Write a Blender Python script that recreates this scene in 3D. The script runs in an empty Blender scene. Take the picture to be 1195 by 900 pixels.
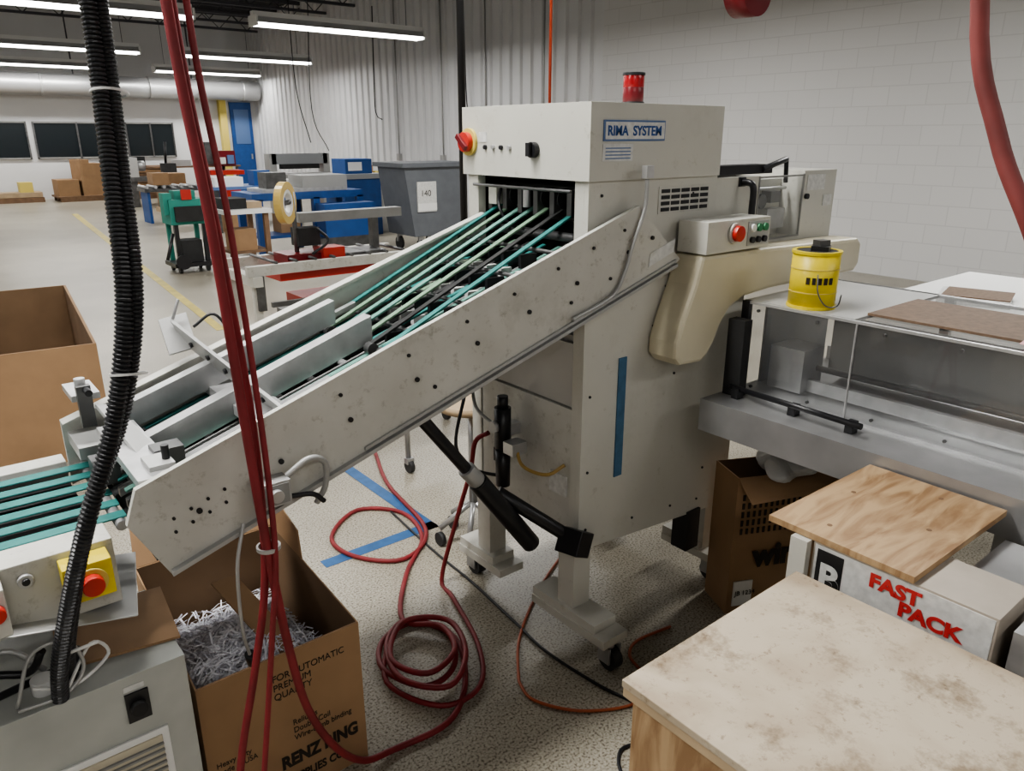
import bpy,bmesh,math,random
from mathutils import Vector,Matrix,Quaternion
random.seed(7)
COL=bpy.context.scene.collection
try:bpy.context.scene.view_settings.look='AgX - Medium High Contrast'
except Exception as e:print(e)
# ---------------------------------------------------------------- materials
MATS={}
def mat(name,col,rough=.5,metal=0,noise=0,nscale=8,bump=0,bscale=60,emit=0,spec=.5,dirt=None):
    m=bpy.data.materials.new(name);m.use_nodes=True
    nt=m.node_tree;N=nt.nodes;L=nt.links;b=N['Principled BSDF']
    c=(col[0],col[1],col[2],1)
    b.inputs['Base Color'].default_value=c
    b.inputs['Roughness'].default_value=rough;b.inputs['Metallic'].default_value=metal
    b.inputs['Specular IOR Level'].default_value=spec
    tc=N.new('ShaderNodeTexCoord')
    if noise:
        n=N.new('ShaderNodeTexNoise');n.inputs['Scale'].default_value=nscale;n.inputs['Detail'].default_value=3
        L.new(tc.outputs['Object'],n.inputs['Vector'])
        r=N.new('ShaderNodeValToRGB');r.color_ramp.elements[0].position=.3;r.color_ramp.elements[1].position=.7
        d=dirt or tuple(x*(1-noise) for x in col)
        r.color_ramp.elements[0].color=(d[0],d[1],d[2],1)
        r.color_ramp.elements[1].color=tuple(min(1,x*(1+noise*.4)) for x in col)+(1,)
        L.new(n.outputs['Fac'],r.inputs['Fac']);L.new(r.outputs['Color'],b.inputs['Base Color'])
    if emit:
        b.inputs['Emission Color'].default_value=c;b.inputs['Emission Strength'].default_value=emit
    MATS[name]=m;return m
mat('cream',(.60,.55,.41),.36,noise=.08,nscale=6)
mat('panel_dark',(.26,.26,.25),.5,noise=.15)
mat('alu',(.54,.54,.54),.38,.6,noise=.15,nscale=20)
mat('steel',(.44,.44,.44),.32,.6,noise=.22,nscale=6)
mat('plate_grey',(.20,.20,.20),.4,.3,noise=.15,nscale=5)
mat('steel_dark',(.15,.15,.15),.38,.7,noise=.3,nscale=12)
mat('silver_paint',(.43,.43,.42),.38,.3,noise=.12,nscale=3)
mat('black',(.014,.014,.016),.38)
mat('conduit_black',(.02,.02,.022),.30)
mat('black_matte',(.025,.025,.025),.8,noise=.3)
mat('teal',(.03,.19,.175),.55,noise=.2,nscale=30)
mat('teal_light',(.14,.30,.25),.6,noise=.2,nscale=30)
mat('green_belt',(.18,.28,.19),.6,noise=.2,nscale=30)
mat('red',(.45,.03,.02),.4)
mat('red_hose',(.235,.022,.026),.55,noise=.3,nscale=12)
mat('red_hose_dusty',(.25,.055,.05),.6,noise=.25,nscale=12)
mat('red_bright',(.5,.03,.02),.3)
mat('red_lens',(.30,.012,.015),.25)
mat('red_dark',(.14,.008,.012),.3)
mat('orange_cable',(.40,.10,.04),.5)
mat('orange_red',(.50,.07,.03),.5)
mat('yellow',(.68,.54,.03),.4,noise=.15,nscale=20)
mat('yellow_soft',(.60,.48,.12),.5)
mat('line_yellow',(.52,.42,.10),.5,noise=.3,nscale=4)
mat('amber',(.62,.45,.15),.25)
mat('amber_dark',(.40,.27,.09),.3)
mat('blue',(.015,.075,.26),.5,noise=.15)
mat('blue_tape',(.035,.12,.29),.6,noise=.25,nscale=14)
mat('blue_strip',(.06,.15,.25),.6,noise=.2,nscale=30)
mat('blue_label',(.10,.17,.34),.5)
mat('green_btn',(.03,.2,.08),.4)
mat('white',(.75,.75,.73),.6)
mat('label',(.62,.62,.60),.5,noise=.18,nscale=60)
mat('paper',(.78,.78,.83),.7)
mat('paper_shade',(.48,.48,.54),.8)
mat('pink',(.70,.40,.42),.7)
mat('cardboard',(.33,.205,.112),.85,noise=.12,nscale=7)
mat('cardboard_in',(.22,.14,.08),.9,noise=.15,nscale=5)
mat('kraft_pale',(.42,.37,.31),.55,noise=.12,nscale=9)
mat('ink',(.025,.018,.012),.8)
mat('ink_red',(.48,.03,.03),.6)
mat('greybin',(.13,.14,.155),.6,noise=.1)
mat('teal_bin',(.03,.24,.19),.6)
mat('grey_clear',(.30,.31,.32),.3)
mat('masonite',(.17,.11,.07),.7,noise=.25,nscale=60)
mat('wood_pale',(.44,.33,.21),.7,noise=.2,nscale=6)
mat('wood_dark',(.20,.12,.07),.8,noise=.25,nscale=10)
mat('greywall',(.66,.66,.66),.7,noise=.04,nscale=1)
mat('corr',(.66,.66,.665),.5,noise=.06,nscale=.8)
mat('ceiling',(.03,.03,.035),.9)
mat('joist',(.08,.08,.09),.7)
mat('duct',(.45,.45,.45),.4,.6)
mat('window_dark',(.015,.02,.023),.15)
mat('tube',(1,.99,.97),.5,emit=9)
mat('fixture',(.80,.80,.79),.5)
mat('cab_grey',(.43,.44,.41),.5,noise=.18,nscale=7)
mat('louver',(.52,.47,.36),.5)
mat('rubber',(.03,.03,.03),.6)
def waxmat(name,base,dark,scale,dist,vec,p0=.38,p1=.56,spots=None,rough=.6):
    m=bpy.data.materials.new(name);m.use_nodes=True;nt=m.node_tree;N=nt.nodes;L=nt.links;b=N['Principled BSDF']
    tc=N.new('ShaderNodeTexCoord');mp=N.new('ShaderNodeMapping');mp.inputs['Scale'].default_value=vec
    w=N.new('ShaderNodeTexNoise');w.inputs['Scale'].default_value=scale;w.inputs['Detail'].default_value=6;w.inputs['Distortion'].default_value=dist
    r=N.new('ShaderNodeValToRGB');r.color_ramp.elements[0].position=p0;r.color_ramp.elements[1].position=p1
    r.color_ramp.elements[0].color=dark+(1,);r.color_ramp.elements[1].color=base+(1,)
    L.new(tc.outputs['Object'],mp.inputs['Vector']);L.new(mp.outputs[0],w.inputs['Vector']);L.new(w.outputs['Fac'],r.inputs['Fac'])
    out=r.outputs['Color']
    for sp in (spots or []):
        n=N.new('ShaderNodeTexNoise');n.inputs['Scale'].default_value=sp[0];n.inputs['Detail'].default_value=5;n.inputs['Roughness'].default_value=.75
        L.new(tc.outputs['Object'],n.inputs['Vector']);rr=N.new('ShaderNodeValToRGB');rr.color_ramp.elements[0].position=sp[1];rr.color_ramp.elements[1].position=sp[2]
        rr.color_ramp.elements[0].color=(1,1,1,1);rr.color_ramp.elements[1].color=sp[3]+(1,)
        L.new(n.outputs['Fac'],rr.inputs['Fac']);mx=N.new('ShaderNodeMix');mx.data_type='RGBA';mx.blend_type='MULTIPLY';mx.inputs[0].default_value=1
        L.new(out,mx.inputs[6]);L.new(rr.outputs['Color'],mx.inputs[7]);out=mx.outputs[2]
    L.new(out,b.inputs['Base Color']);b.inputs['Roughness'].default_value=rough;MATS[name]=m
waxmat('plywood',(.43,.295,.165),(.25,.145,.07),5,1.2,(1,5,1),.36,.60,spots=[(3,.62,.66,(.6,.5,.4))])
waxmat('laminate',(.50,.425,.325),(.35,.275,.19),4,.8,(1,1,1),.35,.62,spots=[(9,.52,.68,(.52,.47,.40)),(40,.58,.68,(.6,.55,.5))])
waxmat('beige',(.56,.55,.495),(.52,.51,.46),4,.3,(1,1,1),.3,.7,spots=[(22,.60,.72,(.78,.76,.72)),(3,.55,.8,(.84,.83,.80))],rough=.42)
waxmat('beige_worn',(.56,.55,.505),(.48,.47,.425),8,.3,(1,1,1),.3,.7,spots=[(26,.56,.70,(.70,.68,.64)),(5,.55,.75,(.78,.77,.74))],rough=.46)
def floormat():
    m=bpy.data.materials.new('floor_speckled');m.use_nodes=True;nt=m.node_tree;N=nt.nodes;L=nt.links;b=N['Principled BSDF']
    tc=N.new('ShaderNodeTexCoord')
    n=N.new('ShaderNodeTexNoise');n.inputs['Scale'].default_value=135;n.inputs['Detail'].default_value=2
    r=N.new('ShaderNodeValToRGB');e=r.color_ramp.elements
    e[0].position=.34;e[0].color=(.13,.105,.075,1);e[1].position=.455;e[1].color=(.355,.325,.26,1)
    x=e.new(.66);x.color=(.48,.445,.37,1)
    n2=N.new('ShaderNodeTexNoise');n2.inputs['Scale'].default_value=1.3;n2.inputs['Detail'].default_value=4
    mx=N.new('ShaderNodeMix');mx.data_type='RGBA';mx.blend_type='MULTIPLY';mx.inputs[0].default_value=.5
    r2=N.new('ShaderNodeValToRGB');r2.color_ramp.elements[0].position=.3;r2.color_ramp.elements[0].color=(.60,.58,.55,1);r2.color_ramp.elements[1].position=.65
    for q in (n,n2):L.new(tc.outputs['Object'],q.inputs['Vector'])
    L.new(n.outputs['Fac'],r.inputs['Fac']);L.new(n2.outputs['Fac'],r2.inputs['Fac'])
    L.new(r.outputs['Color'],mx.inputs[6]);L.new(r2.outputs['Color'],mx.inputs[7]);L.new(mx.outputs[2],b.inputs['Base Color'])
    b.inputs['Roughness'].default_value=.34;MATS['floor']=m
floormat()
def blockmat():
    m=bpy.data.materials.new('painted_block');m.use_nodes=True;nt=m.node_tree;N=nt.nodes;L=nt.links;b=N['Principled BSDF']
    tc=N.new('ShaderNodeTexCoord');s=N.new('ShaderNodeSeparateXYZ');c=N.new('ShaderNodeCombineXYZ')
    L.new(tc.outputs['Object'],s.inputs[0]);L.new(s.outputs[1],c.inputs[0]);L.new(s.outputs[2],c.inputs[1])
    br=N.new('ShaderNodeTexBrick');br.inputs['Scale'].default_value=1
    br.inputs['Color1'].default_value=(.66,.655,.65,1);br.inputs['Color2'].default_value=(.64,.635,.63,1);br.inputs['Mortar'].default_value=(.57,.565,.56,1)
    br.inputs['Mortar Size'].default_value=.008;br.inputs['Mortar Smooth'].default_value=.6
    br.inputs['Brick Width'].default_value=.44;br.inputs['Row Height'].default_value=.22
    L.new(c.outputs[0],br.inputs['Vector']);L.new(br.outputs['Color'],b.inputs['Base Color'])
    b.inputs['Roughness'].default_value=.6;MATS['block']=m
blockmat()
def acrylic():
    m=bpy.data.materials.new('acrylic');m.use_nodes=True;nt=m.node_tree;N=nt.nodes;L=nt.links
    N.remove(N['Principled BSDF']);o=N['Material Output']
    t=N.new('ShaderNodeBsdfTransparent');t.inputs[0].default_value=(.95,.96,.96,1)
    g=N.new('ShaderNodeBsdfGlossy');g.inputs['Roughness'].default_value=.04
    lw=N.new('ShaderNodeLayerWeight');pw=N.new('ShaderNodeMath');pw.operation='POWER';pw.inputs[1].default_value=3.5
    ma=N.new('ShaderNodeMath');ma.operation='MULTIPLY_ADD';ma.inputs[1].default_value=.7;ma.inputs[2].default_value=.07
    L.new(lw.outputs['Facing'],pw.inputs[0]);L.new(pw.outputs[0],ma.inputs[0])
    mx=N.new('ShaderNodeMixShader');L.new(ma.outputs[0],mx.inputs[0]);L.new(t.outputs[0],mx.inputs[1]);L.new(g.outputs[0],mx.inputs[2])
    d=N.new('ShaderNodeBsdfDiffuse');d.inputs[0].default_value=(.7,.7,.7,1)
    m2=N.new('ShaderNodeMixShader');m2.inputs[0].default_value=.06
    L.new(mx.outputs[0],m2.inputs[1]);L.new(d.outputs[0],m2.inputs[2]);L.new(m2.outputs[0],o.inputs[0])
    MATS['acrylic']=m
    k=m.copy();k.name='plastic_film';MATS['film']=k
    for q in k.node_tree.nodes:
        if q.type=='MIX_SHADER' and not q.inputs[0].is_linked:q.inputs[0].default_value=.65
acrylic()
# ---------------------------------------------------------------- mesh builder
class B:
    def __init__(s,name,bevel=0):
        s.name=name;s.bm=bmesh.new();s.m=[];s.bevel=bevel
    def mi(s,mt):
        if mt not in s.m:s.m.append(mt)
        return s.m.index(mt)
    def box(s,x0,x1,y0,y1,z0,z1,mt,rz=0,ry=0,rx=0,piv=None):
        c=Vector(((x0+x1)/2,(y0+y1)/2,(z0+z1)/2));p=Vector(piv) if piv else c
        R=Matrix.Rotation(rz,4,'Z')@Matrix.Rotation(ry,4,'Y')@Matrix.Rotation(rx,4,'X')
        M=Matrix.Translation(p)@R@Matrix.Translation(c-p)@Matrix.Diagonal((abs(x1-x0),abs(y1-y0),abs(z1-z0),1))
        r=bmesh.ops.create_cube(s.bm,size=1,matrix=M);i=s.mi(mt)
        for f in set(f for v in r['verts'] for f in v.link_faces):f.material_index=i
    def cyl(s,p0,p1,r,mt,r2=None,seg=20,caps=True):
        p0=Vector(p0);p1=Vector(p1);d=p1-p0;q=Vector((0,0,1)).rotation_difference(d)
        M=Matrix.Translation((p0+p1)/2)@q.to_matrix().to_4x4()
        k=bmesh.ops.create_cone(s.bm,cap_ends=caps,segments=seg,radius1=r,radius2=r if r2 is None else r2,depth=d.length,matrix=M);i=s.mi(mt)
        for f in set(f for v in k['verts'] for f in v.link_faces):
            f.material_index=i
            if len(f.verts)==4:f.smooth=True
    def sph(s,c,r,mt,sc=(1,1,1)):
        k=bmesh.ops.create_uvsphere(s.bm,u_segments=18,v_segments=12,radius=r,matrix=Matrix.Translation(c)@Matrix.Diagonal(sc+(1,)));i=s.mi(mt)
        for f in set(f for v in k['verts'] for f in v.link_faces):f.material_index=i;f.smooth=True
    def ring(s,c,axis,R,r,w,mt):
        q=Vector((0,0,1)).rotation_difference(Vector(axis)).to_matrix().to_4x4();M=Matrix.Translation(c)@q;i=s.mi(mt);n=32
        V=[[s.bm.verts.new(M@Vector((a*math.cos(t*2*math.pi/n),a*math.sin(t*2*math.pi/n),z))) for t in range(n)] for a,z in((R,-w/2),(R,w/2),(r,w/2),(r,-w/2))]
        for k in range(4):
            for t in range(n):
                f=s.bm.faces.new((V[k][t],V[k][(t+1)%n],V[(k+1)%4][(t+1)%n],V[(k+1)%4][t]));f.material_index=i
    def prism(s,pts,a0,a1,mt,axis='y'):
        def P(u,v,w):
            return {'y':(u,w,v),'x':(w,u,v),'z':(u,v,w)}[axis]
        i=s.mi(mt)
        A=[s.bm.verts.new(P(u,v,a0)) for u,v in pts];C=[s.bm.verts.new(P(u,v,a1)) for u,v in pts]
        fs=[s.bm.faces.new(A),s.bm.faces.new(C[::-1])]
        n=len(pts)
        for k in range(n):fs.append(s.bm.faces.new((A[k],C[k],C[(k+1)%n],A[(k+1)%n])))
        for f in fs:f.material_index=i
    def poly(s,pts,mt):
        f=s.bm.faces.new([s.bm.verts.new(p) for p in pts]);f.material_index=s.mi(mt)
    def slab(s,p,th,mt):
        p=[Vector(v) for v in p];n=(p[1]-p[0]).cross(p[3]-p[0]).normalized()*th;i=s.mi(mt)
        A=[s.bm.verts.new(v) for v in p];C=[s.bm.verts.new(v+n) for v in p]
        for f in [(A[::-1]),C]+[(A[k],A[(k+1)%4],C[(k+1)%4],C[k]) for k in range(4)]:
            s.bm.faces.new(f).material_index=i
    def tube(s,pts,r,mt,seg=10,step=6,ribs=0):
        P=[Vector(p) for p in pts];Q=[]
        if len(P)>2:
            E=[P[0]*2-P[1]]+P+[P[-1]*2-P[-2]]
            for k in range(1,len(E)-2):
                for j in range(step):
                    t=j/step;a,b,c,d=E[k-1],E[k],E[k+1],E[k+2]
                    Q.append(.5*((2*b)+(c-a)*t+(2*a-5*b+4*c-d)*t*t+(3*b-a-3*c+d)*t**3))
            Q.append(P[-1])
        else:Q=P
        if ribs:
            W=[Q[0]]
            for a,b in zip(Q,Q[1:]):
                n=max(1,int((b-a).length/ribs))
                for j in range(1,n+1):W.append(a.lerp(b,j/n))
            Q=W
        i=s.mi(mt);T=(Q[1]-Q[0]).normalized();N=T.orthogonal().normalized();prev=None
        for k,c in enumerate(Q):
            T2=(Q[min(k+1,len(Q)-1)]-Q[max(k-1,0)]).normalized();q=T.rotation_difference(T2);N=q@N;T=T2;Bn=T.cross(N)
            rr=r*(.80 if (ribs and k%3==2) else 1)
            R=[s.bm.verts.new(c+(N*math.cos(a)+Bn*math.sin(a))*rr) for a in [2*math.pi*j/seg for j in range(seg)]]
            if prev:
                for j in range(seg):
                    f=s.bm.faces.new((prev[j],prev[(j+1)%seg],R[(j+1)%seg],R[j]));f.material_index=i;f.smooth=not ribs
            else:s.bm.faces.new(R[::-1]).material_index=i
            prev=R
        s.bm.faces.new(prev).material_index=i
    def done(s):
        bmesh.ops.recalc_face_normals(s.bm,faces=s.bm.faces)
        me=bpy.data.meshes.new(s.name);s.bm.to_mesh(me);s.bm.free()
        for k in s.m:me.materials.append(MATS[k])
        o=bpy.data.objects.new(s.name,me);COL.objects.link(o)
        if s.bevel:
            b=o.modifiers.new('bevel','BEVEL');b.width=s.bevel;b.segments=2;b.limit_method='ANGLE';b.angle_limit=math.radians(50)
        return o
def text(parent,name,body,loc,size,mt,xdir,up,bold=0,sx=1):
    c=bpy.data.curves.new(name,'FONT');c.body=body;c.size=size;c.extrude=.0004;c.offset=bold;c.materials.append(MATS[mt])
    o=bpy.data.objects.new(name,c);x=Vector(xdir).normalized();z=x.cross(Vector(up)).normalized();y=z.cross(x)
    M=Matrix((x,y,z)).transposed().to_4x4();M.translation=Vector(loc)
    o.matrix_world=M@Matrix.Diagonal((sx,1,1,1));COL.objects.link(o);o.parent=parent;return o
# ---------------------------------------------------------------- room
XR=7.9;YF=22.8;ZC=5.0;XL=-8;YB=-6
b=B('floor');b.box(XL,XR+.2,YB,YF+.2,-.1,0,'floor');b.done()
b=B('ceiling');b.box(XL,XR+.2,YB,YF+.2,ZC,ZC+.1,'ceiling')
for k in range(19):
    y=YB+1+k*1.5
    b.box(XL,XR,y-.04,y+.04,ZC-.12,ZC-.04,'joist');b.box(XL,XR,y-.04,y+.04,ZC-.5,ZC-.44,'joist')
    for j in range(20):
        x=XL+.4+j*.8;b.cyl((x,y,ZC-.47),(x+.4,y,ZC-.08),.012,'joist',seg=4);b.cyl((x+.4,y,ZC-.08),(x+.8,y,ZC-.47),.012,'joist',seg=4)
b.done()
b=B('wall_right');b.box(XR,XR+.2,YB,7.8,0,ZC,'block');b.done()
b=B('wall_right_corrugated')
pts=[];y=7.8
while y<YF:
    pts+=[(XR,y),(XR,y+.17),(XR+.045,y+.20),(XR+.045,y+.27)];y+=.30
pts=[p for p in pts if p[1]<=YF]+[(XR,YF),(XR+.2,YF),(XR+.2,7.8)]
b.prism([(x,y) for x,y in pts],0,ZC,'corr','z')
b.done()
b=B('wall_far');b.box(XL,XR+.2,YF,YF+.2,0,ZC,'greywall');b.done()
b=B('wall_left');b.box(XL-.2,XL,YB,YF,0,ZC,'greywall');b.done()
b=B('wall_behind');b.box(XL,XR,YB-.2,YB,0,ZC,'greywall');b.done()
for i,(a,c) in enumerate([(-1.6,-.2),(-.05,1.72),(1.85,3.9),(4.1,5.4)]):
    b=B('window_%d'%(i+1));b.box(a,c,YF-.03,YF-.005,1.05,2.0,'window_dark')
    for q in(a,c-.04,(a+c)/2):b.box(q,q+.04,YF-.06,YF-.03,1.05,2.0,'steel_dark')
    b.box(a,c,YF-.06,YF-.03,1.96,2.0,'panel_dark');b.box(a,c,YF-.06,YF-.03,1.05,1.09,'panel_dark');b.done()
b=B('door_1');b.box(7.1,7.75,YF-.06,YF-.005,0,2.6,'blue');b.box(7.2,7.65,YF-.08,YF-.06,1.4,2.4,'blue_label');b.box(7.62,7.66,YF-.1,YF-.06,.95,1.1,'steel');b.done()
b=B('door_frame_post');b.box(6.75,6.95,YF-.2,YF-.005,0,2.65,'yellow_soft');b.done()
b=B('air_duct');b.cyl((XL+.1,22.2,2.9),(XR-.1,22.2,2.9),.27,'duct',seg=28)
for k in range(12):b.cyl((XL+1+k*1.3,22.2,2.9),(XL+1.05+k*1.3,22.2,2.9),.285,'duct',seg=28)
for k in range(5):b.box(XL+1.9+k*3,XL+1.93+k*3,22.18,22.22,3.15,ZC,'joist')
b.done()
b=B('floor_marking_line');b.slab([(.55,5.2,.001),(.63,5.2,.001),(1.72,17.8,.001),(1.60,17.8,.001)],.002,'line_yellow');b.done()
b=B('floor_tape');b.box(.06,.12,1.0,1.95,.001,.002,'blue_tape');b.box(-.42,.12,1.0,1.06,.001,.002,'blue_tape');b.done()
def lamp(x0,x1,y,z=3.3,power=60):
    b=B('fluorescent_light')
    b.box(x0,x1,y-.06,y+.06,z+.06,z+.16,'fixture')
    b.slab([(x0,y-.17,z-.01),(x1,y-.17,z-.01),(x1,y-.05,z+.09),(x0,y-.05,z+.09)],.006,'fixture')
    b.slab([(x0,y+.05,z+.09),(x1,y+.05,z+.09),(x1,y+.17,z-.01),(x0,y+.17,z-.01)],.006,'fixture')
    for q in(-.09,.09):b.cyl((x0+.02,y+q,z-.02),(x1-.02,y+q,z-.02),.028,'tube',seg=10)
    for xx in(x0+.3,x1-.3):b.cyl((xx,y,z+.1),(xx,y,ZC-.45),.006,'joist',seg=6)
    for xx in(x0,x1-.03):b.box(xx,xx+.03,y-.16,y+.16,z-.05,z+.1,'fixture')
    o=b.done()
    ld=bpy.data.lights.new('lamp_light','AREA');ld.shape='RECTANGLE';ld.size=x1-x0;ld.size_y=.3;ld.energy=power;ld.color=(1,.99,.965)
    lo=bpy.data.objects.new('lamp_light',ld);lo.location=((x0+x1)/2,y,z-.06);COL.objects.link(lo);lo.parent=o
for x0,x1,y in [(3.4,6.45,10.9),(-.6,2.5,10.9),(-4.5,-1.4,10.9),(3.94,7.0,16.7),(.1,3.2,16.7),(-4.,-.9,16.7),(4.7,7.6,21.4),(.6,3.6,21.4),(-3.5,-.5,21.4)]:
    lamp(x0,x1,y,power=78)
for x0,x1,y,pw in [(-5.5,-2.5,5.4,50),(-1.6,1.4,5.4,80),(2.6,5.6,5.4,115),(-5.5,-2.5,.6,60),(-2.6,.4,.4,115),(2.8,5.8,.3,90),(-4,-1,-3.6,38),(1,4,-3.6,45)]:
    lamp(x0,x1,y,power=pw)
# ---------------------------------------------------------------- main machine body
b=B('stacker_machine',.004)
b.prism([(0,.38),(.78,.31),(.78,1.3),(.57,1.31),(.57,1.53),(0,1.53)],0,.018,'beige')
b.prism([(0,.38),(.78,.31),(.78,1.3),(.57,1.53),(0,1.53)],.545,.563,'beige')
b.box(.5,.78,.018,.545,.36,1.3,'panel_dark')
b.box(-.012,.563,-.012,.575,1.53,1.735,'beige')
b.box(.30,.32,.02,.54,1.1,1.53,'black_matte')
b.box(.02,.30,.02,.54,1.525,1.53,'black_matte')
b.box(0,.03,.018,.055,1.1,1.53,'beige');b.box(0,.03,.51,.545,.38,1.53,'beige')
b.box(.03,.30,.018,.024,1.1,1.53,'black_matte');b.box(.03,.30,.539,.545,1.1,1.53,'black_matte')
b.box(.02,.5,.03,.51,.40,1.08,'silver_paint')
b.box(.004,.02,.035,.505,.86,1.06,'silver_paint');b.box(.004,.02,.035,.505,.42,.85,'beige_worn')
b.box(.0,.02,.42,.44,.55,.60,'black');b.box(-.002,.004,.06,.14,.55,.62,'label')
b.box(0,.03,.018,.045,.38,1.1,'beige')
for x,z in((.06,1.36),(.12,1.44),(.2,1.40),(.1,1.5),(.22,1.46)):b.cyl((x,.03,z),(x,.54,z),.014,'steel_dark')
for k in range(6):
    y=.1+k*.075;b.box(.03,.28,y,y+.02,1.42,1.50,'steel_dark');b.cyl((.07,y-.005,1.47),(.07,y+.025,1.47),.03,'black_matte')
b.cyl((-.01,.06,1.50),(-.01,.52,1.50),.005,'steel_dark')
b.tube([(.05,.45,1.5),(.0,.40,1.44),(.02,.36,1.38),(.1,.3,1.36)],.005,'black')
b.box(.02,.06,.44,.48,1.44,1.50,'beige');b.cyl((.03,.30,1.44),(.03,.30,1.50),.012,'alu')
for x,z in [(.03,1.15),(.03,.9),(.03,.65),(.03,.45),(.25,.42),(.45,.4),(.6,.38),(.74,.4),(.74,.6),(.72,.75),(.42,.9),(.35,1.2),(.45,1.48),(.05,1.49),(.42,1.27),(.03,1.33),(.3,1.08),(.62,.5)]:
    b.cyl((x,0,z),(x,-.004,z),.0045,'black',seg=8)
b.box(.29,.53,-.003,0,1.425,1.505,'beige_worn')
for r in range(4):
    for c in range(5):
        b.box(.30+c*.046,.338+c*.046,-.005,-.002,1.432+r*.018,1.443+r*.018,'black')
b.box(.15,.185,-.004,0,.60,1.0,'blue_strip')
b.box(.035,.285,-.016,-.012,1.635,1.69,'blue_label');b.box(.040,.280,-.018,-.016,1.640,1.685,'label')
b.box(.035,.155,-.014,-.012,1.582,1.628,'label')
for k in range(4):b.box(.045,.145,-.0148,-.0138,1.588+k*.009,1.591+k*.009,'blue_label')
b.cyl((-.012,.535,1.63),(-.022,.535,1.63),.042,'yellow_soft');b.cyl((-.022,.535,1.63),(-.04,.535,1.63),.030,'red_bright');b.box(-.052,-.04,.505,.565,1.622,1.638,'red_dark',rx=.7)
for k,y in enumerate((.45,.41,.37,.33)):b.cyl((-.012,y,1.615),(-.02,y,1.615),.007,'alu' if k%2 else 'black')
b.cyl((-.012,.215,1.61),(-.03,.215,1.61),.022,'black');b.box(-.042,-.03,.207,.223,1.592,1.63,'black')
b.box(-.014,-.012,.445,.485,1.63,1.66,'label')
b.cyl((.29,.12,1.735),(.29,.12,1.745),.034,'black');b.cyl((.29,.12,1.745),(.29,.12,1.785),.031,'red_dark',seg=28);b.cyl((.29,.12,1.785),(.29,.12,1.818),.031,'red_lens',seg=28);b.cyl((.29,.12,1.818),(.29,.12,1.826),.034,'black')
b.box(.57,.80,.0,.5,1.27,1.52,'beige');b.box(1.08,1.30,.0,.5,1.27,1.53,'beige')
b.box(.80,1.08,.09,.5,1.27,1.50,'beige');b.box(.80,1.08,.0,.09,1.27,1.30,'beige_worn')
b.poly([(.80,.002,1.30),(1.08,.002,1.30),(1.08,.002,1.515),(.80,.002,1.515)],'acrylic')
b.box(.80,.806,-.003,.003,1.30,1.52,'panel_dark');b.box(1.074,1.08,-.003,.003,1.30,1.52,'panel_dark');b.box(.80,1.08,-.003,.003,1.30,1.306,'panel_dark');b.box(.80,1.08,-.003,.003,1.512,1.518,'panel_dark')
b.cyl((.88,.03,1.43),(.88,.09,1.43),.025,'steel_dark');b.box(.93,1.04,.04,.09,1.33,1.40,'alu');b.cyl((.82,.06,1.47),(1.06,.06,1.47),.006,'alu');b.cyl((.82,.06,1.36),(1.06,.06,1.36),.006,'steel_dark');b.box(.96,1.02,.05,.09,1.42,1.46,'plate_grey')
b.box(1.10,1.22,-.003,0,1.46,1.515,'label');b.cyl((1.10,-.001,1.44),(1.10,-.012,1.44),.010,'black')
b.box(1.22,1.28,-.003,0,1.40,1.44,'label')
b.tube([(.70,0,1.505),(.70,-.045,1.495),(.70,-.05,1.43),(.70,-.045,1.375),(.70,0,1.365)],.011,'black')
for z in(1.505,1.365):b.box(.685,.715,-.008,0,z-.015,z+.015,'black')
b.box(.575,.92,.03,.10,1.525,1.555,'black');b.cyl((.86,.03,1.54),(1.0,.03,1.57),.010,'black');b.cyl((1.0,.03,1.575),(1.01,.03,1.49),.008,'black')
b.box(.57,.62,.3,.34,1.52,1.71,'alu')
b.box(.37,.69,-.13,-.02,1.31,1.405,'beige');b.cyl((.50,-.13,1.365),(.50,-.155,1.365),.024,'red_bright');b.cyl((.50,-.13,1.365),(.50,-.14,1.365),.032,'beige_worn')
b.box(.57,.68,-.133,-.13,1.32,1.395,'silver_paint')
for x in(.59,.622,.655):
    b.cyl((x,-.13,1.375),(x,-.142,1.375),.012,'green_btn' if x>.6 else 'white');b.cyl((x,-.13,1.338),(x,-.142,1.338),.010,'black')
b.box(.16,.19,-.065,-.045,1.535,1.57,'alu')
b.tube([(.175,-.055,1.54),(.17,-.055,1.45),(.13,-.055,1.36),(.10,-.055,1.28),(.05,-.055,1.215),(-.1,-.055,1.17)],.006,'silver_paint')
for (lx,ly) in((.035,.05),(.035,.5),(.72,.05),(.72,.5)):
    b.box(lx-.037,lx+.037,ly-.037,ly+.037,.13,.42,'beige')
for xx,sp in ((.035,((-.15,.2),(.38,.64))),(.72,((-.03,.2),(.38,.64)))):
    for y0,y1 in sp:
        b.box(xx-.055,xx+.055,y0,y1,.10,.13,'beige');b.box(xx-.05,xx+.05,y0+.05,y1,.13,.16,'beige')
        yy=y0+.03 if y0<.1 else y1-.03
        b.cyl((xx,yy,.055),(xx,yy,.10),.02,'steel')
        b.box(xx-.028,xx-.02,yy-.03,yy+.02,.03,.09,'steel');b.box(xx+.02,xx+.028,yy-.03,yy+.02,.03,.09,'steel')
        b.cyl((xx-.018,yy-.01,.04),(xx+.018,yy-.01,.04),.04,'rubber')
b.box(.55,.62,-.01,.06,.18,.34,'black')
b.box(.1,.65,.2,.4,.36,.40,'panel_dark')
machine=b.done()
text(machine,'sign_lettering','RIMA  SYSTEM',(.046,-.0185,1.650),.036,'blue',(1,0,0),(0,0,1),bold=.0010,sx=.98)
b=B('drive_cover',.012)
arc=[(.43,.985),(.46,1.02),(.49,1.08),(.53,1.125),(.60,1.152),(.75,1.162)]
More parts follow.
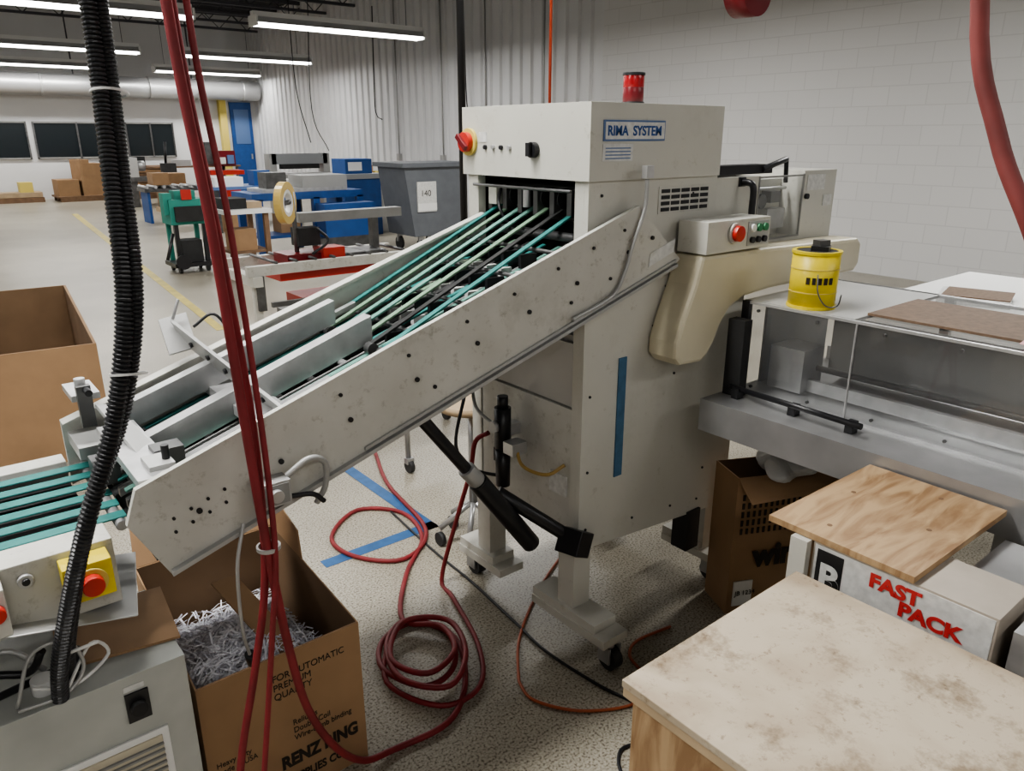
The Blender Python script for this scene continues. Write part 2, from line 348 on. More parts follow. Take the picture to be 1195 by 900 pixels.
b.prism([(.37,1.305),(.345,1.22),(.30,1.12),(.275,1.05),(.275,1.0),(.30,.975),(.40,.968)]+arc+[(1.30,1.162),(1.33,1.185),(1.33,1.265),(1.30,1.285),(.72,1.30)],-.12,-.005,'cream')
o=b.done();o.parent=machine
b=B('air_regulator')
b.box(-.05,0,.29,.33,.70,.74,'alu');b.cyl((-.06,.31,.66),(-.06,.31,.80),.028,'black');b.cyl((-.06,.31,.52),(-.06,.31,.65),.024,'black',r2=.026);b.cyl((-.06,.31,.80),(-.06,.31,.84),.018,'black')
b.cyl((-.09,.31,.74),(-.105,.31,.74),.02,'silver_paint')
b.box(-.09,-.03,.22,.27,.66,.70,'alu')
b.tube([(-.06,.34,.72),(-.09,.42,.78),(-.06,.47,.88),(-.01,.48,.95)],.006,'silver_paint')
b.tube([(-.06,.24,.68),(-.08,.18,.64),(-.05,.1,.63),(0,.07,.66)],.006,'amber_dark')
b.tube([(-.05,.3,.55),(-.1,.42,.55),(-.12,.5,.62),(-.06,.52,.8)],.006,'black')
o=b.done();o.parent=machine
b=B('exhaust_pipe',.003)
b.cyl((-.50,.10,.925),(-.36,.10,.74),.018,'black');b.cyl((-.36,.10,.74),(-.32,.10,.69),.026,'silver_paint');b.cyl((-.32,.10,.69),(-.11,.10,.405),.030,'black')
b.cyl((-.21,.15,.60),(-.04,.01,.45),.022,'black');b.box(-.07,.02,-.05,.03,.39,.47,'black',rz=.3,ry=.5)
o=b.done();o.parent=machine
# ---------------------------------------------------------------- inclined conveyor
def zt(x):return 1.408+.329*x
def zb(x):return 1.169+.307*x
b=B('inclined_conveyor',.002)
b.prism([(-1.24,1.0),(-1.265,.93),(-1.2,.80),(.33,zb(.33)),(.355,1.29),(.16,1.46)],-.045,-.03,'beige_worn')
b.prism([(-1.2,.80),(.33,zb(.33)),(.33,zb(.33)+.010),(-1.2,.810)],-.06,-.045,'silver_paint')
b.prism([(-.75,zb(-.75)+.014),(.33,zb(.33)+.014),(.33,zb(.33)+.022),(-.75,zb(-.75)+.022)],-.053,-.045,'silver_paint')
b.prism([(-1.28,.99),(-1.28,.82),(0,1.19),(0,zt(0)),],.50,.512,'beige_worn')
b.prism([(-1.28,.99),(-1.28,.985),(0,zt(0)-.005),(0,zt(0)+.004),],.47,.50,'beige_worn')
b.prism([(-1.22,.83),(-.0,1.20),(-.0,1.205),(-1.22,.835)],-.03,.50,'black_matte')
b.slab([(.21,-.0465,1.28),(.32,-.0465,1.315),(.325,-.0465,1.355),(.215,-.0465,1.32)],.001,'label')
for k in range(7):
    y=.03+k*.072
    b.prism([(-1.22,.865),(.02,1.262),(.02,1.285),(-1.22,.885)],y,y+.018,'alu' if k%2 else 'steel_dark')
for k in range(13):
    x=-1.18+k*.093;b.cyl((x,-.03,.875+.32*(x+1.2)),(x,.5,.875+.32*(x+1.2)),.011,'steel_dark' if k%3 else 'alu',seg=12)
for k,y in enumerate((.04,.10,.17,.24,.31,.38,.44)):
    m_=('teal','black_matte','teal_light','teal','black_matte','green_belt','teal')[k]
    b.prism([(-1.22,.905),(.06,1.325),(.06,1.330),(-1.22,.910)],y,y+.018,m_)
for k,y in enumerate((.10,.165,.23,.29,.345,.40,.455)):
    m_=('teal','black_matte','green_belt','teal_light','teal_light','green_belt','teal')[k]
    b.prism([(-.60,1.135),(.06,1.435),(.06,1.441),(-.60,1.141)],y,y+.018,m_)
    b.cyl((-.60,y-.003,1.125),(-.60,y+.022,1.125),.016,'steel_dark')
for x in(-.5,-.36,-.22,-.1):
    b.cyl((x,.02,1.135+.4545*(x+.6)-.02),(x,.48,1.135+.4545*(x+.6)-.02),.006,'steel_dark')
    for y in(.14,.22,.29,.36,.42):
        b.box(x-.03,x+.03,y-.006,y+.006,1.06+.4545*(x+.6),1.10+.4545*(x+.6),'black')
        b.box(x-.05,x-.01,y-.02,y-.004,1.03+.4545*(x+.6),1.055+.4545*(x+.6),'label')
def chan(x0,z0,x1,z1,y,h,w,mt='alu'):
    b.prism([(x0,z0),(x1,z1),(x1,z1-h),(x0,z0-h)],y,y+.005,mt);b.prism([(x0,z0),(x1,z1),(x1,z1+.004),(x0,z0+.004)],y,y+w,mt)
chan(-1.17,1.03,-.60,1.215,.37,.06,.035);chan(-1.17,1.00,-.58,1.20,.20,.065,.04);chan(-1.15,.985,-.66,1.145,.27,.03,.02)
chan(-1.15,.96,-.75,1.09,.10,.03,.025)
b.prism([(-1.20,.96),(-.5,1.19),(-.5,1.175),(-1.20,.945)],.44,.46,'alu')
b.slab([(-.99,.50,1.20),(-.96,.50,1.13),(-.86,.0,1.00),(-.90,.0,1.07)],.008,'silver_paint')
for t in(.15,.3,.45,.6,.75,.9):b.cyl((-.98+.10*t-.006,.50-.5*t,1.165-.13*t),(-.98+.10*t-.013,.50-.5*t,1.163-.13*t),.007,'black',seg=10)
b.slab([(-1.02,.52,1.20),(-.95,.52,1.21),(-.95,.46,1.13),(-1.02,.46,1.12)],.01,'silver_paint')
b.box(-.96,-.86,-.03,.52,1.02,1.045,'alu')
b.cyl((-.99,.50,1.20),(-.97,.50,1.25),.004,'steel')
b.tube([(-.95,.47,1.18),(-.9,.45,1.21),(-.86,.43,1.14)],.004,'black')
b.box(-1.23,-1.15,-.03,.34,.99,1.01,'alu');b.slab([(-1.22,.36,1.06),(-1.18,.36,1.05),(-1.13,-.02,.97),(-1.18,-.02,.98)],.008,'silver_paint')
b.box(-1.20,-1.15,.0,.07,.93,1.02,'silver_paint');b.box(-1.17,-1.11,.08,.13,.94,1.02,'steel_dark');b.cyl((-1.16,.03,1.02),(-1.16,.03,1.05),.008,'black')
b.box(-1.26,-1.20,.40,.52,1.06,1.075,'alu');b.box(-1.25,-1.22,.38,.40,1.0,1.10,'steel_dark');b.cyl((-1.23,.35,1.09),(-1.23,.45,1.09),.008,'black');b.cyl((-1.235,.42,1.075),(-1.235,.42,1.11),.012,'alu')
b.box(-1.27,-1.2,.36,.5,.93,.96,'silver_paint');b.box(-1.26,-1.21,.25,.33,.90,.95,'steel_dark')
for k in range(6):
    b.cyl((-1.20+.012*k,.08+.07*k,.93),(-1.20+.012*k,.08+.07*k,.99),.006,'steel');b.box(-1.21+.012*k,-1.17+.012*k,.07+.07*k,.09+.07*k,.93,.95,'black')
for x in [-1.0,-.8,-.62,-.45,-.3,-.15,-.02,.1]:
    b.cyl((x,-.045,zt(x)-.045),(x,-.05,zt(x)-.045),.0045,'black',seg=10)
for x in [-1.13,-.95,-.78,-.6,-.42,-.25,-.08,.12,.22]:
    b.cyl((x,-.045,zt(x)-.115),(x,-.051,zt(x)-.115),.006,'black',seg=10)
for x in [-.55,-.1,.05]:
    b.cyl((x,-.045,zt(x)-.16),(x,-.05,zt(x)-.16),.005,'black',seg=10)
for k in range(4):
    for j in range(2):
        b.cyl((-1.18+.035*k,-.045,.89+.03*j+.011*k),(-1.18+.035*k,-.05,.89+.03*j+.011*k),.0035,'black',seg=8)
b.box(-1.02,-.95,-.09,-.045,.90,.955,'silver_paint');b.cyl((-.985,-.09,.928),(-.985,-.105,.928),.014,'alu')
b.box(-1.015,-.955,-.092,-.09,.905,.95,'panel_dark')
b.tube([(-.95,-.07,.955),(-.90,-.08,.985),(-.86,-.07,.96),(-.86,-.06,.90),(-.88,-.05,.86)],.007,'silver_paint');b.tube([(-.95,-.08,.91),(-.90,-.08,.90),(-.87,-.07,.87)],.006,'black')
b.tube([(-1.05,-.06,.87),(-1.08,-.08,.78),(-1.08,-.06,.62),(-1.06,-.02,.52)],.004,'silver_paint');b.cyl((-1.06,-.02,.52),(-1.05,0,.48),.012,'black')
b.done()
# ---------------------------------------------------------------- feeder table at left
b=B('feeder_conveyor',.003)
b.box(-2.4,-1.285,.02,.10,.74,.885,'beige_worn');b.box(-2.4,-1.285,.50,.56,.78,.885,'beige_worn')
b.box(-2.4,-1.285,.10,.50,.80,.83,'black_matte')
for k in range(6):
    y=.115+k*.066;b.box(-2.4,-1.235,y,y+.034,.875,.880,'teal')
    b.box(-2.4,-1.25,y+.042,y+.054,.862,.870,'alu' if k%2 else 'steel_dark')
b.cyl((-1.25,.1,.865),(-1.25,.50,.865),.012,'steel')
b.box(-1.385,-1.300,-.035,.018,.795,.872,'yellow');b.cyl((-1.34,-.035,.832),(-1.34,-.06,.832),.020,'red_bright');b.cyl((-1.34,-.035,.832),(-1.34,-.04,.832),.030,'yellow_soft')
b.box(-1.62,-1.478,-.05,.018,.785,.88,'beige');b.cyl((-1.497,-.05,.84),(-1.497,-.07,.84),.016,'red_bright')
b.cyl((-1.44,.02,.85),(-1.44,.01,.85),.014,'alu');b.cyl((-1.44,.02,.85),(-1.44,.005,.85),.007,'black')
b.slab([(-1.50,-.02,.765),(-1.27,-.02,.715),(-1.21,.25,.715),(-1.50,.25,.765)],.004,'silver_paint')
for x in(-2.3,-2.2):b.box(x,x+.06,.35,.41,0,.8,'beige')
b.box(-1.45,-1.39,.38,.44,0,.8,'beige')
b.done()
b=B('pump_cabinet',.008)
b.box(-2.1,-1.20,-.04,.27,.05,.60,'cab_grey');b.box(-2.08,-1.22,-.03,.25,0.0,.05,'black')
b.box(-1.54,-1.255,-.046,-.04,.12,.45,'white');b.box(-1.525,-1.27,-.05,-.045,.135,.435,'louver')
for k in range(18):b.box(-1.525,-1.27,-.056,-.048,.142+k*.016,.147+k*.016,'panel_dark')
b.box(-1.325,-1.28,-.045,-.04,.49,.56,'black');b.cyl((-1.303,-.045,.525),(-1.303,-.06,.525),.016,'black_matte');b.box(-1.325,-1.285,-.042,-.04,.565,.578,'label')
b.cyl((-1.45,.02,.60),(-1.45,.02,.63),.022,'white');b.cyl((-1.39,.06,.60),(-1.39,.06,.64),.02,'black')
cab=b.done()
b=B('cardboard_sheet');b.slab([(-1.42,.06,.602),(-1.19,.02,.602),(-1.17,.25,.602),(-1.40,.265,.602)],.006,'cardboard');b.done()
b=B('control_cable_bundle')
b.tube([(-1.5,-.02,.61),(-1.46,.0,.70),(-1.40,-.01,.71),(-1.38,-.02,.65),(-1.42,-.03,.61),(-1.5,-.03,.61)],.004,'silver_paint')
b.tube([(-1.42,-.03,.61),(-1.36,.0,.68),(-1.33,.02,.63),(-1.40,-.02,.615),(-1.47,-.02,.64)],.0035,'white')
b.tube([(-1.7,.05,.61),(-1.55,.06,.65),(-1.47,.04,.64),(-1.44,.02,.69)],.008,'black')
b.tube([(-1.75,.0,.61),(-1.58,.0,.63),(-1.5,.03,.62),(-1.42,.06,.61)],.008,'black')
b.tube([(-1.6,.1,.62),(-1.5,.08,.68),(-1.44,.06,.62)],.006,'silver_paint')
b.tube([(-1.35,-.05,.71),(-1.42,-.04,.70),(-1.40,-.02,.67)],.0035,'white')
b.done()
# ---------------------------------------------------------------- hoses hanging
b=B('corrugated_cable_conduit')
b.tube([(-1.165,.07,3.4),(-1.165,.07,2.4),(-1.165,.05,1.87),(-1.19,-.03,1.59),(-1.215,-.10,1.38),(-1.265,-.12,1.18),(-1.34,-.13,1.0),(-1.385,-.10,.85),(-1.42,-.06,.70),(-1.43,-.03,.605)],.0158,'conduit_black',seg=14,ribs=.0026,step=5)
b.tube([(-1.135,.09,3.4),(-1.135,.09,2.4),(-1.145,.05,1.87),(-1.17,-.03,1.59),(-1.195,-.10,1.38),(-1.245,-.10,1.18),(-1.33,-.10,1.0),(-1.37,-.07,.85),(-1.40,-.03,.70),(-1.40,.02,.605)],.012,'conduit_black',seg=12,ribs=.0024,step=5)
for z,x,y in((1.72,-1.165,.0),(1.25,-1.23,-.11)):b.ring((x,y,z),(.1,.2,1),.031,.028,.004,'label')
b.done()
b=B('air_hose')
b.tube([(-1.06,-.04,3.4),(-1.06,-.05,2.5),(-1.06,-.06,1.87),(-1.045,-.10,1.5),(-1.03,-.13,1.1),(-1.05,-.16,.8),(-1.10,-.18,.6),(-1.16,-.2,.4),(-1.2,-.22,.15),(-1.19,-.3,.01)],.008,'red_hose')
b.tube([(-1.08,-.05,3.4),(-1.08,-.06,2.5),(-1.075,-.08,1.87),(-1.06,-.12,1.5),(-1.05,-.15,1.1),(-1.045,-.18,.85),(-1.02,-.16,.62),(-.98,-.13,.40),(-.90,-.08,.2),(-.80,-.02,.05),(-.70,.0,.01),(-.52,-.01,.01),(-.38,.1,.01),(-.28,.3,.01),(-.34,.46,.01),(-.48,.44,.015),(-.56,.3,.025),(-.5,.14,.03),(-.38,.16,.035),(-.30,.32,.035),(-.38,.46,.035),(-.50,.38,.04),(-.55,.2,.045),(-.45,.08,.045),(-.32,.18,.05),(-.27,.36,.045),(-.4,.44,.05),(-.53,.30,.05),(-.48,.16,.055),(-.35,.2,.055),(-.31,.34,.05),(-.38,.48,.03),(-.2,.75,.01),(.0,.95,.01),(.05,1.2,.01),(-.1,1.35,.01),(-.3,1.2,.01),(-.3,1.0,.01),(-.15,.85,.01),(.05,1.0,.012),(.15,1.5,.01),(.3,1.9,.01)],.0095,'red_hose')
b.tube([(-.47,.42,.03),(-.58,.24,.02),(-.50,.06,.01),(-.36,.05,.015),(-.24,.22,.01),(-.15,.5,.01),(-.12,.62,.02),(-.08,.56,.3),(-.06,.5,.5),(-.05,.48,.62),(-.02,.44,.66)],.0085,'red_hose')
b.tube([(-1.045,-.08,3.4),(-1.045,-.09,2.5),(-1.045,-.09,1.87),(-1.03,-.13,1.5),(-1.02,-.15,1.1),(-1.035,-.19,.85),(-1.06,-.2,.7),(-1.1,-.22,.5),(-1.15,-.26,.3)],.006,'red_hose')
b.ring((-1.04,-.17,.86),(0,0,1),.024,.02,.008,'silver_paint')
b.done()
b=B('air_hose');b.tube([(.05,-.86,3.2),(.04,-.88,2.4),(.03,-.91,1.87),(.025,-.98,1.65),(.02,-1.06,1.5),(.04,-1.16,1.3),(.1,-1.35,1.0),(.2,-1.6,.87)],.015,'red_hose_dusty');b.done()
b=B('orange_power_cord')
b.tube([(.37,.47,.006),(.2,.38,.006),(.03,.27,.006),(-.12,.15,.006),(-.22,.03,.006),(-.25,-.02,.006),(-.26,-.1,.006),(-.18,-.22,.006),(-.03,-.30,.006),(.08,-.24,.006),(.12,-.14,.006),(.2,-.1,.006),(.35,-.12,.006)],.005,'orange_cable');b.done()
b=B('black_power_cord')
b.tube([(.02,1.25,.006),(0,1.04,.006),(-.02,.8,.006),(-.03,.55,.006),(-.06,.25,.006),(-.08,.05,.006),(-.06,-.17,.006),(-.03,-.33,.006),(-.1,-.42,.006),(-.2,-.40,.006),(-.26,-.48,.006),(-.18,-.6,.006)],.005,'black');b.done()
b=B('hanging_black_cable');b.cyl((.353,1.09,1.2),(.353,1.09,ZC),.015,'black');b.box(.33,.376,1.07,1.11,1.1,1.2,'black');b.done()
b=B('hanging_orange_cable');b.cyl((.69,.945,1.55),(.69,.945,ZC),.006,'orange_red');b.box(.67,.71,.93,.96,1.5,1.55,'orange_red');b.done()
b=B('cord_reel');b.cyl((1.46,.53,2.22),(1.46,.63,2.22),.10,'red_dark',seg=32);b.cyl((1.46,.52,2.22),(1.46,.64,2.22),.03,'black');b.cyl((1.46,.58,2.3),(1.46,.58,ZC),.01,'black');b.done()
# ---------------------------------------------------------------- delivery table right
b=B('delivery_table')
b.box(.40,1.45,-2.3,-.13,.80,.85,'steel');b.box(.40,.42,-2.3,-.13,.745,.80,'steel')
b.box(.62,1.4,-2.3,-1.0,.45,.80,'panel_dark');b.box(.60,.62,-2.2,-.95,.46,.78,'silver_paint')
for y in(-2.2,-1.05):
    for x in(.65,1.3):b.box(x,x+.06,y,y+.06,.0,.5,'beige')
b.poly([(.572,-2.3,.858),(.572,-.15,.858),(.572,-.15,1.143),(.572,-2.3,1.143)],'acrylic')
b.box(.565,.585,-.165,-.14,.85,1.15,'black');b.box(.568,.580,-2.3,-.14,1.142,1.150,'alu');b.box(.566,.584,-2.3,-.14,.85,.858,'alu')
b.box(.585,1.15,-.50,-.14,1.140,1.15,'silver_paint');b.poly([(.58,-2.3,1.148),(1.15,-2.3,1.148),(1.15,-.50,1.148),(.58,-.50,1.148)],'acrylic')
b.box(.70,1.10,-.15,-.14,.85,1.14,'plate_grey')
b.box(1.135,1.155,-2.3,-.14,1.14,1.15,'alu');b.box(1.14,1.15,-2.3,-.14,.85,.90,'alu');b.box(1.135,1.155,-.55,-.52,.85,1.14,'alu')
for y in(-1.1,-.52):b.box(.566,.572,y,y+.004,.858,1.142,'alu')
for k in range(9):b.cyl((.57,-.2-.2*k,1.125),(.563,-.2-.2*k,1.125),.005,'steel_dark',seg=8);b.cyl((.57,-.2-.2*k,.875),(.563,-.2-.2*k,.875),.005,'steel_dark',seg=8)
b.box(.80,.81,-1.0,-.33,.92,1.10,'plate_grey');b.box(.70,.72,-2.2,-.25,.86,.90,'alu');b.box(.95,.97,-2.2,-.3,.86,.98,'alu')
for y in(-.42,-.9):b.cyl((.80,y,1.0),(1.13,y,1.0),.012,'steel_dark')
b.box(.66,.78,-.32,-.2,.86,1.0,'steel');b.cyl((.75,-.3,.93),(.75,-2.2,.93),.010,'steel_dark');b.cyl((1.05,-.3,1.0),(1.05,-2.2,1.0),.012,'steel_dark')
b.box(.85,1.1,-2.0,-1.2,.86,.89,'beige_worn')
b.cyl((.50,-.17,.88),(.47,-.62,.885),.009,'black')
for y in(-.2,-.40,-.58):b.box(.48,.51,y-.012,y+.012,.85,.885,'black')
b.box(.50,.54,-.2,-.14,.85,1.10,'black_matte')
b.done()
b=B('paint_can');cx,cy=.650,-.325;b.cyl((cx,cy,1.15),(cx,cy,1.318),.069,'yellow',seg=32)
for z in(1.155,1.318):b.ring((cx,cy,z),(0,0,1),.072,.06,.009,'yellow')
for z in(1.20,1.27):b.ring((cx,cy,z),(0,0,1),.0705,.068,.003,'yellow_soft')
b.cyl((cx,cy,1.318),(cx,cy,1.321),.060,'black_matte')
b.tube([(cx-.06,cy-.045,1.26),(cx-.075,cy-.06,1.21),(cx-.05,cy-.075,1.17),(cx,cy-.085,1.165),(cx+.045,cy-.07,1.19)],.002,'steel_dark')
b.box(cx-.02,cx+.04,cy-.03,cy+.02,1.321,1.335,'black',rz=.4);b.box(cx-.01,cx+.03,cy-.02,cy+.01,1.335,1.352,'steel_dark',rz=-.3)
for k in range(5):
    a=math.radians(196+k*14);b.box(cx+.0695*math.cos(a)-.002,cx+.0695*math.cos(a)+.002,cy+.0695*math.sin(a)-.005,cy+.0695*math.sin(a)+.005,1.228,1.248,'ink',rz=a)
b.done()
b=B('hardboard_sheet');b.box(.66,.98,-1.0,-.50,1.151,1.158,'masonite');b.done()
b=B('pink_paper');b.box(.62,.8,-1.12,-.90,1.159,1.161,'pink',rz=.1);b.done()
b=B('side_table');b.box(2.1,3.3,-1.2,.20,.86,.90,'white');b.box(2.12,3.28,-1.18,.18,.72,.86,'white')
for x in(2.15,3.2):
    for y in(-1.15,.1):b.box(x,x+.06,y,y+.06,0,.8,'beige')
b.done()
b=B('paper_stack');b.box(2.3,2.6,-.3,.0,.90,.93,'label',rz=.3);b.box(2.33,2.58,-.3,-.02,.93,.935,'masonite',rz=.25);b.box(2.4,2.6,-.8,-.5,.90,.905,'paper',rz=.2);b.done()
# ---------------------------------------------------------------- workbench bottom right
b=B('wooden_workbench',.003)
b.box(-.67,-.12,-2.2,-.80,.735,.75,'laminate');b.box(-.668,-.122,-2.198,-.802,.715,.735,'wood_pale')
b.box(-.655,-.14,-2.15,-.815,.50,.715,'plywood')
b.box(-.665,-.655,-2.15,-.83,.45,.715,'plywood')
for x in(-.66,-.23):
    for y in(-2.15,-.90):b.box(x,x+.08,y,y+.08,0,.715,'plywood')
for x,z in((-.60,.68),(-.40,.66),(-.25,.6)):b.cyl((x,-.815,z),(x,-.812,z),.005,'black',seg=8)
b.done()
b=B('plywood_sheet');b.box(-.065,.39,-1.02,-.69,.805,.82,'plywood',rz=-.015)
for x,y in((.0,-.8),(.2,-.75),(.15,-.95),(.33,-.9)):b.cyl((x,y,.82),(x,y,.8205),.006,'wood_dark',seg=10)
b.done()
b=B('parcel_carton',.002);b.box(-.06,.10,-1.17,-.80,.64,.803,'kraft_pale');b.box(-.0615,-.06,-1.165,-.805,.645,.798,'label');b.box(-.063,-.061,-.872,-.812,.675,.79,'black');o=b.done()
b=B('carton_stand');b.box(-.05,.09,-1.16,-.82,0,.64,'panel_dark');b.done()
b=B('wooden_post');b.box(-.08,-.06,-.795,-.755,.0,.803,'beige');b.done()
text(o,'carton_logo','B',(-.0635,-.820,.70),.085,'label',(0,-1,0),(0,0,1),bold=.003)
text(o,'carton_lettering','FAST',(-.0635,-.93,.757),.043,'ink_red',(0,-1,0),(0,0,1),bold=.002,sx=1.1)
text(o,'carton_lettering','PACK',(-.0635,-.995,.722),.043,'ink_red',(0,-1,0),(0,0,1),bold=.002,sx=1.1)
b=B('metal_tray');b.box(.12,.36,-1.5,-1.04,.64,.76,'steel');b.box(.13,.35,-1.49,-1.05,.0,.64,'panel_dark');b.done()
b=B('steel_block');b.box(-.04,.10,-1.55,-1.19,.64,.78,'alu');b.box(-.03,.09,-1.54,-1.2,.0,.64,'panel_dark');b.done()
# ---------------------------------------------------------------- cartons
def carton(name,P,h,lift=None):
    b=B(name)
    lift=lift or [h]*4
    P=[Vector((x,y,0)) for x,y in P];c=sum(P,Vector())/4
    for k in range(4):
        a,d=P[k],P[(k+1)%4]
        A=a+Vector((0,0,lift[k]));D=d+Vector((0,0,lift[(k+1)%4]))
        b.poly([a,d,D,A],'cardboard')
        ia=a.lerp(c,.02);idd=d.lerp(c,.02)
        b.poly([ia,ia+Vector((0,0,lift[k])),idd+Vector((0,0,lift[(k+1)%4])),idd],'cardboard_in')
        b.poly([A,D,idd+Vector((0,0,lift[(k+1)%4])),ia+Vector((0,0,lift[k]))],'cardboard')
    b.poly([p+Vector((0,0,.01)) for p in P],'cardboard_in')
    return b
b=carton('large_shipping_carton',[(-2.2,2.95),(-.80,2.80),(-.72,4.0),(-2.1,4.1)],.62,lift=[.62,.62,.74,.74])
b.done()
P=[(-1.175,.035),(-.76,.035),(-.73,.68),(-1.15,.68)]
b=carton('scrap_carton',P,.44)
b.slab([(-1.15,.68,.44),(-.73,.68,.44),(-.74,.76,.60),(-1.13,.76,.60)],.004,'cardboard')
b.slab([(-.73,.68,.44),(-.742,.42,.44),(-.735,.45,.52),(-.725,.66,.56)],.004,'cardboard')
b.slab([(-1.0,.46,.44),(-.93,.46,.44),(-.84,.10,.29),(-.91,.10,.29)],.006,'cardboard')
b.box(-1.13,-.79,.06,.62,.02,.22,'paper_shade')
for k in range(2200):
    x=random.uniform(-1.13,-.80);y=random.uniform(.07,.60)
    z=.245+.09*math.exp(-((x+1.0)**2+(y-.25)**2)/.03)+.05*math.exp(-((x+.85)**2+(y-.12)**2)/.01)+random.uniform(-.035,.03)
    L=random.uniform(.03,.08);w=random.uniform(.0014,.0026);a=random.choice((random.gauss(.6,.4),random.gauss(2.0,.5),random.uniform(0,3.1)));t=random.gauss(0,.35)
    d=Vector((math.cos(a)*math.cos(t),math.sin(a)*math.cos(t),math.sin(t)))*L/2;n=Vector((-math.sin(a),math.cos(a),random.uniform(-.5,.5)))*w
    y=max(y,.045+abs(d.y))
    c=Vector((x,y,z));u=Vector((0,0,random.uniform(.0,.012)))
    if abs(c.x+.965)>.17-abs(d.x):c.x=-.965+math.copysign(max(0,.17-abs(d.x)),c.x+.965)
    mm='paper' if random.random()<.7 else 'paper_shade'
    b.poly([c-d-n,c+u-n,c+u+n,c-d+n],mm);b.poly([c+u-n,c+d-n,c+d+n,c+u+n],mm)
o=b.done()
text(o,'carton_lettering','RENZ RING',(-1.0,.034,.10),.052,'ink',(1,0,0),(0,0,1),bold=.0025,sx=.8)
text(o,'carton_lettering','SUPPLIES CO.',(-.99,.034,.045),.035,'ink',(1,0,0),(0,0,1),bold=.001,sx=.8)
text(o,'carton_lettering','FOR AUTOMATIC\nPREMIUM\nQUALITY',(-1.0,.034,.37),.027,'ink',(1,0,0),(0,0,1),sx=.9)
text(o,'carton_lettering','Reliures\nDouble Coil\nWire-comb binding',(-.96,.034,.22),.024,'ink',(1,0,0),(0,0,1),sx=.85)
text(o,'carton_lettering','Heavy duty\nmade in USA',(-1.155,.034,.2),.022,'ink',(1,0,0),(0,0,1),sx=.85)
P=[(.57,-.19),(.93,-.36),(1.0,-.23),(.635,-.05)]
b=carton('wire_carton',P,.54)
b.slab([(.57,-.19,.54),(.93,-.36,.54),(.91,-.43,.50),(.56,-.26,.47)],.004,'cardboard')
b.slab([(.93,-.36,.54),(1.0,-.23,.54),(1.12,-.27,.52),(1.06,-.41,.50)],.004,'cardboard')
ang=math.atan2(-.17,.36)
for r in range(5):
    for k in range(16):
        t=.06+.88*k/16;x=.57+.36*t;y=-.19-.17*t;b.box(x,x+.009,y-.005,y-.001,.32+r*.033,.342+r*.033,'ink',rz=ang)
b.box(.585,.66,-.219,-.213,.03,.13,'white',rz=ang)
o=b.done()
text(o,'carton_lettering','wire',(.645,-.2335,.19),.12,'ink',(.36,-.17,0),(0,0,1),bold=.006,sx=.95)
text(o,'carton_lettering','JB 1234',(.59,-.2085,.075),.026,'ink',(.36,-.17,0),(0,0,1))
def bag(name,c,r,sc):
    b=B(name);bmesh.ops.create_icosphere(b.bm,subdivisions=4,radius=r,matrix=Matrix.Translation(c)@Matrix.Diagonal(sc+(1,)));b.mi('film')
    for v in b.bm.verts:
        q=v.co*32;v.co+=Vector((math.sin(q.y*1.3+q.z*2),math.sin(q.x*1.7+q.z),math.sin(q.x+q.y*1.9)))*.014
    b.done()
bag('plastic_bag',(.84,-.24,.565),.12,(1.6,.75,.45))
b=B('shop_stool');b.cyl((.16,.79,.62),(.16,.79,.65),.14,'wood_pale',seg=32);b.cyl((.16,.79,.2),(.16,.79,.62),.018,'steel')
for k in range(5):
    a=k*2*math.pi/5+.3;x=.16+.13*math.cos(a);y=.82+.13*math.sin(a);b.cyl((.16,.79,.2),(x,y,.08),.012,'steel');b.cyl((x-.01,y,.03),(x+.01,y,.03),.03,'rubber')
b.done()
b=B('rolling_stand')
for x,y in((.32,1.58),(.9,1.58),(.32,2.1),(.9,2.1)):
    b.cyl((x,y,.08),(x,y,.62),.014,'steel');b.cyl((x-.012,y-.01,.035),(x+.012,y-.01,.035),.035,'rubber');b.box(x-.02,x+.02,y-.025,y+.01,.05,.08,'steel')
b.box(.3,.92,1.56,2.12,.60,.62,'steel');b.done()
# ---------------------------------------------------------------- background equipment
b=B('carton_sealing_machine')
b.box(.6,2.2,4.40,4.46,.58,.66,'beige_worn');b.box(.6,2.2,4.95,5.01,.58,.66,'beige_worn');b.box(.62,.70,4.36,5.05,.5,.58,'beige')
for x in(.64,2.1):
    for y in(4.42,4.97):b.box(x,x+.06,y,y+.05,0,.6,'beige')
b.box(.9,2.0,4.5,4.9,.50,.56,'red');b.box(1.0,1.35,4.55,4.85,.56,.70,'red_dark');b.box(1.5,1.9,4.5,4.8,.56,.68,'steel_dark');b.box(1.3,1.5,4.5,4.7,.56,.74,'red')
b.box(.8,2.05,4.46,4.5,.30,.34,'steel_dark');b.box(1.1,2.0,4.55,4.9,.25,.33,'red');b.box(1.0,1.8,4.5,4.9,0.02,.2,'steel_dark')
for k in range(8):b.cyl((.85+.17*k,4.42,.67),(.85+.17*k,5.0,.67),.012,'steel_dark')
b.cyl((1.15,4.7,.6),(1.15,4.7,1.2),.02,'steel_dark')
b.ring((1.05,4.62,1.12),(.7,-.7,.0),.17,.11,.06,'amber');b.ring((1.05,4.62,1.12),(.7,-.7,.0),.11,.08,.05,'white')
b.cyl((1.05,4.62,1.12),(1.16,4.72,1.12),.02,'steel_dark')
b.box(1.2,2.2,4.7,4.82,.94,1.02,'panel_dark');b.box(1.9,1.96,4.72,4.80,.66,.94,'steel_dark');b.box(1.15,1.35,4.65,4.8,.75,.9,'black_matte')
b.box(.66,.72,4.38,4.43,.3,.58,'steel_dark');b.tube([(1.3,4.6,.9),(1.35,4.5,.8),(1.2,4.5,.7)],.012,'black')
b.done()
b=B('blue_packing_bench')
b.box(2.4,4.1,9.0,9.8,.78,.88,'blue')
for x in(2.45,3.3,4.0):
    for y in(9.0,9.7):b.box(x,x+.1,y,y+.08,0,.8,'blue')
